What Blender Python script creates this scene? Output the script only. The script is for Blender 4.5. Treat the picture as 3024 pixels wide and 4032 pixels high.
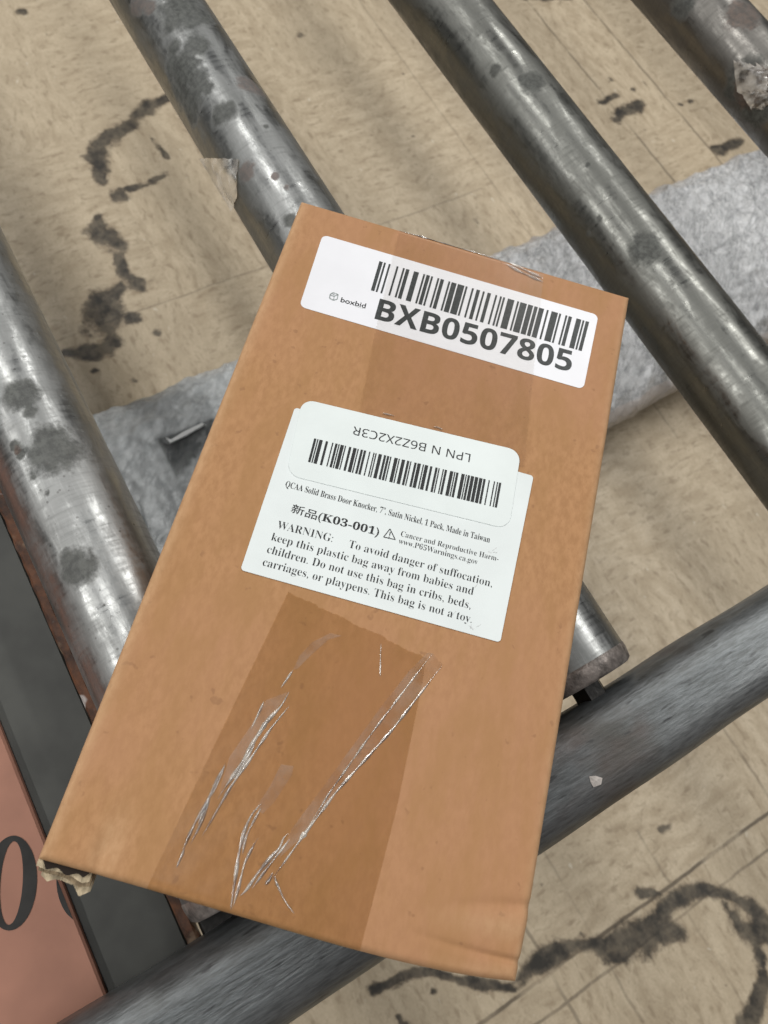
import bpy, bmesh, math, random
import numpy as np
from mathutils import Vector, Matrix

random.seed(7)
rng = np.random.default_rng(7)
SC = bpy.context.scene
COL = SC.collection
for o in list(bpy.data.objects):
    bpy.data.objects.remove(o)

# ---------------------------------------------------------------- camera
# origin of the maths: centre of the box lid; FLOOR_Z lies under it; world = maths + (0,0,LIFT)
FLOOR_Z = -0.65
LIFT = -FLOOR_Z
R = np.array([[0.9601990172800376, 0.24622283951936533, 0.13187934073785798],
              [0.2779784001422688, -0.8885420887609802, -0.36499447332057827],
              [0.027310369253744582, 0.38712694274519627, -0.9216218714483422]])
T = np.array([0.0018873779872180727, 0.003607235793362993, 0.24658144330897178])
CAM = -R.T @ T
FOC, PX, PY = 3028.0, 1512.0, 2016.0
cd = bpy.data.cameras.new('camera')
cam = bpy.data.objects.new('camera', cd)
COL.objects.link(cam)
cd.sensor_width = 36.0
cd.sensor_fit = 'AUTO'
cd.lens = FOC / 4032 * 36
cd.clip_start = 0.01
cd.clip_end = 50
Rb = np.diag([1., -1, -1]) @ R
M = Matrix([list(Rb.T[i]) + [float(CAM[i])] for i in range(3)] + [[0, 0, 0, 1]])
M[2][3] += LIFT
cam.matrix_world = M
cd.dof.use_dof = True
cd.dof.focus_distance = 0.262
cd.dof.aperture_fstop = 24
SC.camera = cam

# ---------------------------------------------------------------- world, light, exposure
SC.view_settings.view_transform = 'Standard'
SC.view_settings.look = 'None'
SC.view_settings.exposure = 0.0
SC.view_settings.gamma = 1.0
SC.view_settings.use_curve_mapping = False
SC.cycles.max_bounces = 8
SC.cycles.transparent_max_bounces = 16
SC.cycles.use_denoising = True
SC.cycles.sample_clamp_indirect = 6.0
W = bpy.data.worlds.new('World')
SC.world = W
W.use_nodes = True
nt = W.node_tree
bg = nt.nodes['Background']
tc = nt.nodes.new('ShaderNodeTexCoord')
sep = nt.nodes.new('ShaderNodeSeparateXYZ')
nt.links.new(tc.outputs['Generated'], sep.inputs[0])
rp = nt.nodes.new('ShaderNodeValToRGB')
rp.color_ramp.elements[0].position = 0.0
rp.color_ramp.elements[0].color = (0.035, 0.035, 0.034, 1)
rp.color_ramp.elements[1].position = 0.9
rp.color_ramp.elements[1].color = (0.46, 0.47, 0.48, 1)
e = rp.color_ramp.elements.new(0.35)
e.color = (0.13, 0.13, 0.13, 1)
nt.links.new(sep.outputs['Z'], rp.inputs[0])
nt.links.new(rp.outputs[0], bg.inputs['Color'])
bg.inputs['Strength'].default_value = 0.53

TH = -0.80363197                       # direction of the rollers
U = np.array([math.cos(TH), math.sin(TH), 0.0])     # along the rollers
V = np.array([-math.sin(TH), math.cos(TH), 0.0])    # across them


def tube_light(ang, h, length, width, power, u0=0.0, col=(1, 0.985, 0.95)):
    a = math.radians(ang)
    v = 0.05 + h * math.tan(a)
    p = U * u0 + V * v + np.array([0, 0, h])
    ld = bpy.data.lights.new('ceiling_tube', 'AREA')
    ld.shape = 'RECTANGLE'
    ld.size = length
    ld.size_y = width
    ld.energy = power
    ld.color = col
    lo = bpy.data.objects.new('ceiling_tube', ld)
    COL.objects.link(lo)
    z = Vector(p) - Vector((0, 0, -0.05))
    z.normalize()
    x = Vector(U)
    y = z.cross(x).normalized()
    x = y.cross(z)
    lo.matrix_world = Matrix(((x.x, y.x, z.x, p[0]), (x.y, y.y, z.y, p[1]), (x.z, y.z, z.z, p[2] + LIFT), (0, 0, 0, 1)))
    return lo


tube_light(-48, 2.1, 3.2, 0.12, 49, u0=-0.4)
tube_light(-12, 2.2, 3.6, 0.16, 36, u0=-1.5)
tube_light(40, 2.1, 3.4, 0.12, 51, u0=-0.5)


# ---------------------------------------------------------------- helpers
def back(x, y, z):
    d = np.array([(x - PX) / FOC, (y - PY) / FOC, 1.0]) @ R
    s = (z - CAM[2]) / d[2]
    return CAM + d * s


def backs(pts, z):
    return np.array([back(x, y, z) for x, y in pts])


def uvof(p):
    return np.array([p @ U, p @ V])


def uvw(u, v, z):
    return U * u + V * v + np.array([0, 0, z])


def c1(x, y): return (0.9114 * x, 0.9114 * y)
def c2(x, y): return (1512 + 0.9114 * x, 0.9114 * y)
def c3(x, y): return (0.9114 * x, 1344 + 0.9114 * y)
def c6(x, y): return (1512 + 0.9114 * x, 2688 + 0.9114 * y)
def l1(x, y): return (1150 + 0.7535 * x, 880 + 0.7535 * y)
def l2(x, y): return (920 + 0.7414 * x, 1540 + 0.7414 * y)
def tp(x, y): return (600 + 0.7233 * x, 2250 + 0.7233 * y)


def link(name, me, mats=(), parent=None, smooth=False):
    o = bpy.data.objects.new(name, me)
    COL.objects.link(o)
    for m in mats:
        me.materials.append(m)
    if smooth:
        me.polygons.foreach_set('use_smooth', np.ones(len(me.polygons), bool))
    if parent is not None:
        o.parent = parent
    return o


def mesh(name, verts, faces, mats=(), parent=None, smooth=False, org=None):
    """verts in maths coordinates; org = the parent's base in maths coordinates"""
    v = np.array(verts, float)
    if org is None:
        v = v + np.array([0, 0, LIFT])
    else:
        v = v - np.array(org)
    me = bpy.data.meshes.new(name)
    me.from_pydata(v.tolist(), [], [tuple(int(i) for i in f) for f in faces])
    me.update()
    return link(name, me, mats, parent, smooth)


def grid_faces(nu, nv, wrap=False, base=0):
    f = []
    for i in range(nu - 1):
        for j in range(nv if wrap else nv - 1):
            j2 = (j + 1) % nv
            f.append((base + i * nv + j, base + (i + 1) * nv + j, base + (i + 1) * nv + j2, base + i * nv + j2))
    return f


def attr(me, name, vals):
    a = me.attributes.new(name, 'FLOAT', 'POINT')
    a.data.foreach_set('value', np.ascontiguousarray(vals, dtype=np.float32))


def vattr(me, name, vals):
    a = me.attributes.new(name, 'FLOAT_VECTOR', 'POINT')
    a.data.foreach_set('vector', np.ascontiguousarray(vals, dtype=np.float32).ravel())


def empty(name, org, label, cat, group=None):
    o = bpy.data.objects.new(name, None)
    o.empty_display_size = 0.02
    COL.objects.link(o)
    o.location = (org[0], org[1], org[2] + LIFT)
    o['label'] = label
    o['category'] = cat
    if group:
        o['group'] = group
    return o


class N:
    """small node-graph builder"""

    def __init__(self, name):
        self.m = bpy.data.materials.new(name)
        self.m.use_nodes = True
        self.t = self.m.node_tree
        self.t.nodes.clear()
        self.out = self.t.nodes.new('ShaderNodeOutputMaterial')

    def add(self, ty, **kw):
        n = self.t.nodes.new(ty)
        for k, v in kw.items():
            setattr(n, k, v)
        return n

    def put(self, sock, val):
        if isinstance(val, bpy.types.NodeSocket):
            self.t.links.new(val, sock)
        elif isinstance(val, (tuple, list)) and len(val) == 3 and sock.type == 'RGBA':
            sock.default_value = (*val, 1)
        else:
            sock.default_value = val

    def math(self, op, a, b=0.0, clamp=False):
        n = self.add('ShaderNodeMath', operation=op, use_clamp=clamp)
        self.put(n.inputs[0], a)
        self.put(n.inputs[1], b)
        return n.outputs[0]

    def ramp(self, v, lo, hi, a=0.0, b=1.0):
        n = self.add('ShaderNodeMapRange', interpolation_type='SMOOTHSTEP')
        self.put(n.inputs['Value'], v)
        n.inputs['From Min'].default_value = lo
        n.inputs['From Max'].default_value = hi
        n.inputs['To Min'].default_value = a
        n.inputs['To Max'].default_value = b
        return n.outputs[0]

    def mix(self, f, a, b, mode='MIX'):
        n = self.add('ShaderNodeMix', data_type='RGBA', blend_type=mode)
        self.put(n.inputs[0], f)
        self.put(n.inputs[6], a)
        self.put(n.inputs[7], b)
        return n.outputs[2]

    def coord(self, kind='Object'):
        return self.add('ShaderNodeTexCoord').outputs[kind]

    def attrib(self, name, out='Fac'):
        return self.add('ShaderNodeAttribute', attribute_name=name).outputs[out]

    def mapping(self, vec, scale=(1, 1, 1), rot=(0, 0, 0), loc=(0, 0, 0)):
        n = self.add('ShaderNodeMapping')
        self.put(n.inputs[0], vec)
        n.inputs['Scale'].default_value = scale
        n.inputs['Rotation'].default_value = rot
        n.inputs['Location'].default_value = loc
        return n.outputs[0]

    def noise(self, vec, scale, detail=4, rough=0.55, dist=0.0):
        n = self.add('ShaderNodeTexNoise')
        self.put(n.inputs['Vector'], vec)
        n.inputs['Scale'].default_value = scale
        n.inputs['Detail'].default_value = detail
        n.inputs['Roughness'].default_value = rough
        n.inputs['Distortion'].default_value = dist
        return n.outputs[0]

    def bump(self, h, strength, dist=0.001, prev=None):
        n = self.add('ShaderNodeBump')
        self.put(n.inputs['Height'], h)
        n.inputs['Strength'].default_value = strength
        n.inputs['Distance'].default_value = dist
        if prev is not None:
            self.put(n.inputs['Normal'], prev)
        return n.outputs[0]

    def principled(self, **kw):
        n = self.add('ShaderNodeBsdfPrincipled')
        for k, v in kw.items():
            self.put(n.inputs[k.replace('_', ' ')], v)
        return n.outputs[0]

    def done(self, sh):
        self.t.links.new(sh, self.out.inputs[0])
        return self.m


# ---------------------------------------------------------------- materials
def m_floor():
    n = N('worn vinyl tile')
    p = n.coord()
    sep = n.add('ShaderNodeSeparateXYZ')
    n.put(sep.inputs[0], p)
    x, y = sep.outputs[0], sep.outputs[1]
    # tiles about 30 cm, alternately turned
    ch = n.add('ShaderNodeTexChecker')
    n.put(ch.inputs['Vector'], n.mapping(p, loc=(-0.333 / 0.3048, -0.107 / 0.3048, 0.5), scale=(1 / 0.3048,) * 3))
    ch.inputs['Scale'].default_value = 1.0
    fl = ch.outputs['Fac']
    pw = n.add('ShaderNodeVectorMath', operation='ADD')
    n.put(pw.inputs[0], p)
    wn = n.add('ShaderNodeTexNoise')
    n.put(wn.inputs['Vector'], p)
    wn.inputs['Scale'].default_value = 11
    sc = n.add('ShaderNodeVectorMath', operation='SCALE')
    n.put(sc.inputs[0], wn.outputs['Color'])
    sc.inputs['Scale'].default_value = 0.03
    n.put(pw.inputs[1], sc.outputs[0])
    q = pw.outputs[0]
    a = n.noise(n.mapping(q, scale=(24, 66, 1)), 1, 5, 0.6)
    b = n.noise(n.mapping(q, scale=(66, 24, 1), loc=(3, 7, 0)), 1, 5, 0.6)
    st = n.add('ShaderNodeMix', data_type='FLOAT')
    n.put(st.inputs[0], fl); n.put(st.inputs[2], a); n.put(st.inputs[3], b)
    st = st.outputs[0]
    base = n.mix(n.ramp(st, 0.32, 0.68), (0.43, 0.345, 0.238), (0.585, 0.488, 0.352))
    big = n.noise(p, 4.5, 3)
    base = n.mix(n.ramp(big, 0.35, 0.7, 0, 0.55), base, (0.475, 0.393, 0.28))
    # brown-grey flecks and pale chips of the tile's own pattern
    fk = n.noise(n.mapping(q, scale=(50, 120, 1), loc=(9, 2, 0)), 1, 3, 0.5)
    fk2 = n.noise(n.mapping(q, scale=(120, 50, 1), loc=(1, 5, 0)), 1, 3, 0.5)
    fm = n.add('ShaderNodeMix', data_type='FLOAT')
    n.put(fm.inputs[0], fl); n.put(fm.inputs[2], fk); n.put(fm.inputs[3], fk2)
    base = n.mix(n.ramp(fm.outputs[0], 0.54, 0.72, 0, 0.6), base, (0.26, 0.195, 0.125))
    wh = n.noise(n.mapping(q, scale=(60, 90, 1), loc=(21, 12, 0)), 1, 2, 0.5)
    base = n.mix(n.ramp(wh, 0.70, 0.78, 0, 0.8), base, (0.66, 0.60, 0.48))
    ck = n.noise(n.mapping(q, scale=(95, 150, 1), rot=(0, 0, 0.7)), 1, 6, 0.7, 0.6)
    base = n.mix(n.ramp(ck, 0.5, 0.72, 0, 0.5), base, (0.27, 0.205, 0.135))
    base = n.mix(n.ramp(ck, 0.42, 0.26, 0, 0.45), base, (0.60, 0.50, 0.36))
    fine = n.noise(p, 330, 3, 0.6)
    base = n.mix(n.ramp(fine, 0.35, 0.65, 0, 0.16), base, (0.25, 0.20, 0.14))
    # seams between tiles
    seam = None
    wob = n.math('MULTIPLY', n.math('SUBTRACT', n.noise(p, 25, 3), 0.5), 0.006)

    def line(cs, c0, oth, lo, hi, w, amt):
        d = n.math('ABSOLUTE', n.math('ADD', n.math('SUBTRACT', cs, c0), wob))
        f = n.ramp(d, w * 0.35, w, amt, 0.0)
        g = n.math('MULTIPLY', n.math('GREATER_THAN', oth, lo), n.math('LESS_THAN', oth, hi))
        return n.math('MULTIPLY', f, g)
    for args in ((x, 0.333, y, -0.6, 1.2, 0.0028, 0.85), (x, 0.363, y, 0.03, 1.2, 0.0022, 0.6),
                 (y, 0.107, x, 0.24, 0.9, 0.0026, 0.5), (y, 0.9025, x, -2, -0.35, 0.0024, 0.7),
                 (y, 1.0055, x, -2, -0.3, 0.0024, 0.7), (y, 0.165, x, 0.10, 0.42, 0.002, 0.3),
                 (y, 0.27, x, 0.27, 0.9, 0.002, 0.35), (y, 0.43, x, 0.2, 0.9, 0.0024, 0.35),
                 (x, -0.58, y, -0.3, 0.6, 0.002, 0.35), (y, 0.24, x, -0.9, -0.45, 0.002, 0.3),
                 (x, 0.22, y, 0.14, 0.9, 0.0018, 0.2), (y, 0.62, x, -1.2, -0.1, 0.002, 0.3)):
        s = line(*args)
        seam = s if seam is None else n.math('MAXIMUM', seam, s)
    seam = n.math('MULTIPLY', seam, n.ramp(n.noise(p, 14, 3), 0.33, 0.55, 0.25, 1))
    base = n.mix(seam, base, (0.10, 0.078, 0.055))
    # black grease stains and a painted shadow smudge: smooth field broken up by noise
    sn = n.math('SUBTRACT', n.noise(q, 60, 7, 0.72), 0.5)
    sb = n.math('SUBTRACT', n.noise(p, 22, 3, 0.55), 0.5)
    f = n.math('ADD', n.attrib('stain_shade'), n.math('ADD', n.math('MULTIPLY', sn, 1.3), n.math('MULTIPLY', sb, 1.7)))
    f = n.math('MULTIPLY', f, n.ramp(n.attrib('stain_shade'), 0.0, 0.12))
    k = n.ramp(f, 0.17, 0.60)
    kin = n.ramp(n.noise(p, 45, 4, 0.6), 0.35, 0.65, 0.75, 1.0)
    base = n.mix(n.math('MULTIPLY', k, kin), base, n.mix(n.ramp(f, 0.3, 0.75), (0.12, 0.092, 0.062), (0.034, 0.030, 0.025)))
    rough = n.ramp(st, 0.3, 0.7, 0.55, 0.42)
    h = n.math('ADD', n.math('MULTIPLY', st, 0.6), n.math('MULTIPLY', fine, 0.4))
    return n.done(n.principled(Base_Color=base, Roughness=rough, Normal=n.bump(h, 0.25, 0.001),
                               Specular_IOR_Level=0.35))


def m_roller(name, clean, dull, r0, scratch=0.5, patch=0.5):
    n = N(name)
    s = n.attrib('suv', 'Vector')
    big = n.noise(n.mapping(s, scale=(18, 32, 1)), 1, 4, 0.6, 0.4)
    sc1 = n.noise(n.mapping(s, scale=(120, 900, 1)), 1, 3, 0.6)
    sc2 = n.noise(n.mapping(s, scale=(700, 60, 1), rot=(0, 0, 0.25)), 1, 3, 0.6)
    fine = n.noise(s, 900, 3, 0.6)
    cl = n.mix(n.ramp(big, 0.5 - 0.22, 0.5 + 0.22, 0, 1), dull, clean)
    cl = n.mix(n.ramp(sc1, 0.45, 0.75, 0, scratch), cl, tuple(min(0.9, c * 1.45) for c in clean))
    cl = n.mix(n.ramp(sc2, 0.5, 0.75, 0, 0.2), cl, tuple(c * 0.55 for c in dull))
    # oxide patches painted at their places + a scatter of small pits
    br = n.math('SUBTRACT', n.noise(s, 170, 5, 0.65), 0.5)
    d = n.ramp(n.math('ADD', n.attrib('dirt'), n.math('MULTIPLY', br, 1.0)), 0.2, 0.6)
    tex = n.noise(s, 320, 4, 0.7)
    dcol = n.mix(n.ramp(tex, 0.35, 0.65), (0.022, 0.024, 0.021), (0.080, 0.084, 0.076))
    cl = n.mix(n.math('MULTIPLY', d, 0.9), cl, dcol)
    ru = n.ramp(n.math('ADD', n.attrib('rust'), n.math('MULTIPLY', br, 1.1)), 0.3, 0.6)
    cl = n.mix(n.math('MULTIPLY', ru, 0.7), cl, n.mix(n.ramp(tex, 0.35, 0.65), (0.045, 0.028, 0.022), (0.12, 0.07, 0.05)))
    pv = n.add('ShaderNodeTexVoronoi')
    n.put(pv.inputs['Vector'], n.mapping(s, scale=(1, 1, 1)))
    pv.inputs['Scale'].default_value = 330
    pits = n.math('MULTIPLY', n.ramp(pv.outputs['Distance'], 0.10, 0.2, 1, 0), n.ramp(n.noise(s, 60, 2), 0.52, 0.62))
    cl = n.mix(n.math('MULTIPLY', pits, patch), cl, (0.05, 0.045, 0.04))
    wr = n.noise(n.mapping(s, scale=(34, 95, 1), loc=(2, 8, 0)), 1, 5, 0.65, 0.3)
    rough = n.math('ADD', n.ramp(wr, 0.39, 0.61, r0 + 0.15, r0 - 0.08), n.math('MULTIPLY', n.math('SUBTRACT', sc2, 0.5), 0.35))
    cl = n.mix(n.ramp(wr, 0.46, 0.62, 0.25, 0), cl, tuple(c * 0.7 for c in dull))
    rough = n.math('ADD', rough, n.math('MULTIPLY', n.math('MAXIMUM', d, ru), 0.22), True)
    met = n.math('SUBTRACT', 1.0, n.math('MULTIPLY', n.math('MAXIMUM', d, ru), 0.75), True)
    b1 = n.bump(n.math('ADD', n.math('MULTIPLY', big, 1.2), n.math('MULTIPLY', br, 0.25)), 0.19, 0.001)
    b2 = n.bump(n.math('ADD', n.math('MULTIPLY', sc1, 0.5), fine), 0.05, 0.0003, b1)
    return n.done(n.principled(Base_Color=cl, Metallic=met, Roughness=rough, Normal=b2))


def m_rail():
    n = N('dark scuffed steel')
    p = n.coord()
    st = n.noise(n.mapping(p, scale=(1000, 120, 120)), 1, 5, 0.65)
    big = n.noise(n.mapping(p, scale=(22, 9, 9)), 1, 4, 0.6, 0.5)
    c = n.mix(n.ramp(st, 0.35, 0.68), (0.090, 0.096, 0.098), (0.145, 0.157, 0.163))
    c = n.mix(n.ramp(big, 0.5, 0.68, 0, 0.75), c, (0.06, 0.058, 0.05))
    rd = n.noise(n.mapping(p, scale=(18, 11, 9), loc=(4, 3, 2)), 1, 4, 0.6)
    c = n.mix(n.ramp(rd, 0.54, 0.7, 0, 0.7), c, (0.085, 0.06, 0.052))
    dk = n.noise(n.mapping(p, scale=(420, 90, 90), loc=(3, 1, 0)), 1, 3, 0.5)
    c = n.mix(n.ramp(dk, 0.62, 0.74, 0, 0.8), c, (0.025, 0.026, 0.028))
    ed = n.attrib('edge')
    c = n.mix(n.math('MULTIPLY', ed, n.ramp(st, 0.25, 0.6, 0.1, 0.35)), c, (0.30, 0.29, 0.285))  # paler rim: light on the rounded corners painted in
    h = n.math('ADD', st, n.math('MULTIPLY', big, 1.2))
    return n.done(n.principled(Base_Color=c, Metallic=0.55, Roughness=n.ramp(big, 0.3, 0.7, 0.34, 0.46),
                               Normal=n.bump(h, 0.3, 0.0008)))


def m_card():
    n = N('kraft cardboard')
    p = n.coord()
    f1 = n.noise(n.mapping(p, scale=(480, 260, 300), rot=(0, 0, 0.9)), 1, 4, 0.65)
    f2 = n.noise(p, 38, 4, 0.55)
    f3 = n.noise(p, 9, 3, 0.5)
    c = n.mix(n.ramp(f1, 0.3, 0.7), (0.345, 0.178, 0.078), (0.425, 0.228, 0.106))
    c = n.mix(n.ramp(f2, 0.35, 0.7, 0, 0.4), c, (0.385, 0.203, 0.091))
    c = n.mix(n.ramp(f3, 0.38, 0.64, 0, 0.6), c, (0.405, 0.208, 0.112))
    f4 = n.noise(n.mapping(p, scale=(90, 30, 60), rot=(0, 0, -0.25)), 1, 4, 0.6)
    c = n.mix(n.ramp(f4, 0.42, 0.68, 0, 0.55), c, (0.34, 0.18, 0.072))
    sp = n.noise(p, 260, 2, 0.5)
    c = n.mix(n.ramp(sp, 0.68, 0.76, 0, 0.5), c, (0.25, 0.125, 0.06))
    # light on the rounded edges painted paler, and the scuffed bruise by the torn corner
    c = n.mix(n.math('MULTIPLY', n.attrib('rub_light'), n.ramp(f1, 0.3, 0.7, 0.55, 1)), c, (0.52, 0.33, 0.185))
    # flutes just telegraph through the liner
    wv = n.add('ShaderNodeTexWave', bands_direction='X')
    n.put(wv.inputs['Vector'], p)
    wv.inputs['Scale'].default_value = 48
    wv.inputs['Distortion'].default_value = 0.6
    h = n.math('ADD', n.math('MULTIPLY', f1, 0.5), n.math('ADD', n.math('MULTIPLY', f2, 2.0), n.math('MULTIPLY', wv.outputs['Fac'], 0.16)))
    return n.done(n.principled(Base_Color=c, Roughness=0.72, Specular_IOR_Level=0.3, Normal=n.bump(h, 0.16, 0.0006)))


def m_simple(name, col, rough=0.6, metal=0.0, var=0.15, scale=60, bump=0.1, spec=0.4, bd=0.0005, kind='Object'):
    n = N(name)
    p = n.coord(kind)
    a = n.noise(p, scale, 4, 0.6)
    c = n.mix(n.ramp(a, 0.3, 0.7), tuple(x * (1 - var) for x in col), tuple(min(1, x * (1 + var)) for x in col))
    return n.done(n.principled(Base_Color=c, Roughness=rough, Metallic=metal, Specular_IOR_Level=spec,
                               Normal=n.bump(a, bump, bd)))


def m_tape(name, tint, gl, rough=0.12, milk=0.0, bump=0.35):
    n = N(name)
    tr = n.add('ShaderNodeBsdfTransparent')
    tr.inputs[0].default_value = (*tint, 1)
    g = n.add('ShaderNodeBsdfGlossy')
    g.inputs['Roughness'].default_value = rough
    p = n.coord()
    h = n.noise(n.mapping(p, scale=(90, 30, 60)), 1, 3, 0.5)
    n.put(g.inputs['Normal'], n.bump(h, bump, 0.0008))
    fr = n.add('ShaderNodeFresnel')
    fr.inputs['IOR'].default_value = 1.48
    mx = n.add('ShaderNodeMixShader')
    n.put(mx.inputs[0], n.math('MULTIPLY', fr.outputs[0], gl, True))
    n.put(mx.inputs[1], tr.outputs[0])
    n.put(mx.inputs[2], g.outputs[0])
    sh = mx.outputs[0]
    if milk > 0:
        d = n.add('ShaderNodeBsdfDiffuse')
        d.inputs[0].default_value = (0.8, 0.74, 0.66, 1)
        m2 = n.add('ShaderNodeMixShader')
        n.put(m2.inputs[0], n.math('MULTIPLY', n.ramp(n.noise(p, 160, 3), 0.3, 0.7), milk))
        n.put(m2.inputs[1], sh)
        n.put(m2.inputs[2], d.outputs[0])
        sh = m2.outputs[0]
    return n.done(sh)


def m_rust():
    n = N('rusted steel edge')
    p = n.coord()
    a = n.noise(p, 130, 5, 0.65)
    b = n.noise(p, 75, 4, 0.6)
    c = n.mix(n.ramp(a, 0.3, 0.7), (0.030, 0.012, 0.006), (0.125, 0.045, 0.016))
    c = n.mix(n.ramp(b, 0.58, 0.70, 0, 0.75), c, (0.24, 0.17, 0.11))
    w = n.noise(n.mapping(p, scale=(75, 120, 75), loc=(5, 5, 5)), 1, 2)
    c = n.mix(n.ramp(w, 0.66, 0.72, 0, 0.9), c, (0.42, 0.38, 0.36))
    return n.done(n.principled(Base_Color=c, Roughness=0.7, Normal=n.bump(a, 0.5, 0.001)))


def m_film():
    n = N('cloudy plastic film')
    p = n.coord()
    q = n.mapping(p, scale=(1, 0.55, 1), rot=(0, 0, 0.35))
    a = n.noise(q, 75, 8, 0.78, 0.3)
    b = n.noise(n.mapping(p, rot=(0, 0, -0.6), scale=(1.7, 0.6, 1)), 48, 6, 0.7, 0.7)
    cre = n.ramp(n.math('ABSOLUTE', n.math('SUBTRACT', b, 0.5)), 0.0, 0.035, 1, 0)
    c = n.mix(n.ramp(a, 0.32, 0.66), (0.34, 0.345, 0.35), (0.74, 0.745, 0.755))
    b2 = n.noise(n.mapping(p, rot=(0, 0, 0.9), scale=(1.5, 0.45, 1), loc=(2, 3, 0)), 40, 6, 0.7, 0.9)
    fo = n.ramp(n.math('ABSOLUTE', n.math('SUBTRACT', b2, 0.5)), 0.0, 0.05, 1, 0)
    c = n.mix(n.math('MULTIPLY', fo, 0.6), c, (0.17, 0.175, 0.18))  # shade of the folds painted as dark lines
    c = n.mix(n.math('MULTIPLY', cre, 0.7), c, (0.88, 0.88, 0.88))  # bright crests of the creases painted pale
    c = n.mix(n.attrib('margin'), c, (0.60, 0.56, 0.54))
    clr = n.mix(n.ramp(a, 0.35, 0.65), (0.38, 0.40, 0.41), (0.62, 0.645, 0.655))
    c = n.mix(n.attrib('clear'), c, clr)
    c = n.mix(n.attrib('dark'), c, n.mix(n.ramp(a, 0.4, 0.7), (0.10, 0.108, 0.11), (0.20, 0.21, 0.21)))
    h = n.math('ADD', a, n.math('MULTIPLY', cre, 0.25))
    return n.done(n.principled(Base_Color=c, Roughness=0.17, Specular_IOR_Level=0.9, Normal=n.bump(h, 0.6, 0.004)))


INK = m_simple('black print', (0.012, 0.013, 0.014), 0.5, var=0.2, bump=0)
INK2 = m_simple('worn thermal print', (0.020, 0.025, 0.026), 0.45, var=0.5, scale=900, bump=0)
GREYINK = m_simple('grey print', (0.30, 0.33, 0.33), 0.5, var=0.4, scale=1200, bump=0)
FAINT = m_simple('faint grey smear', (0.60, 0.62, 0.62), 0.5, var=0.15, scale=1200, bump=0)
PAPER = m_simple('white label stock', (0.745, 0.748, 0.785), 0.36, var=0.02, scale=55, bump=0.10, bd=0.0008)
PAPER2 = m_simple('matt white label', (0.69, 0.735, 0.735), 0.5, var=0.03, scale=45, bump=0.12, bd=0.0008)
PAPER3 = m_simple('satin white label', (0.71, 0.76, 0.755), 0.3, var=0.03, scale=40, bump=0.10, bd=0.0008)

# ---------------------------------------------------------------- floor
def seg_field(P, a, b, w0, w1):
    d = b - a
    t = np.clip(((P - a) @ d) / (d @ d + 1e-12), 0, 1)
    q = np.linalg.norm(P - (a + t[:, None] * d), axis=1)
    w = w0 + (w1 - w0) * t
    return np.clip(1 - q / w, 0, 1)


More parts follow.
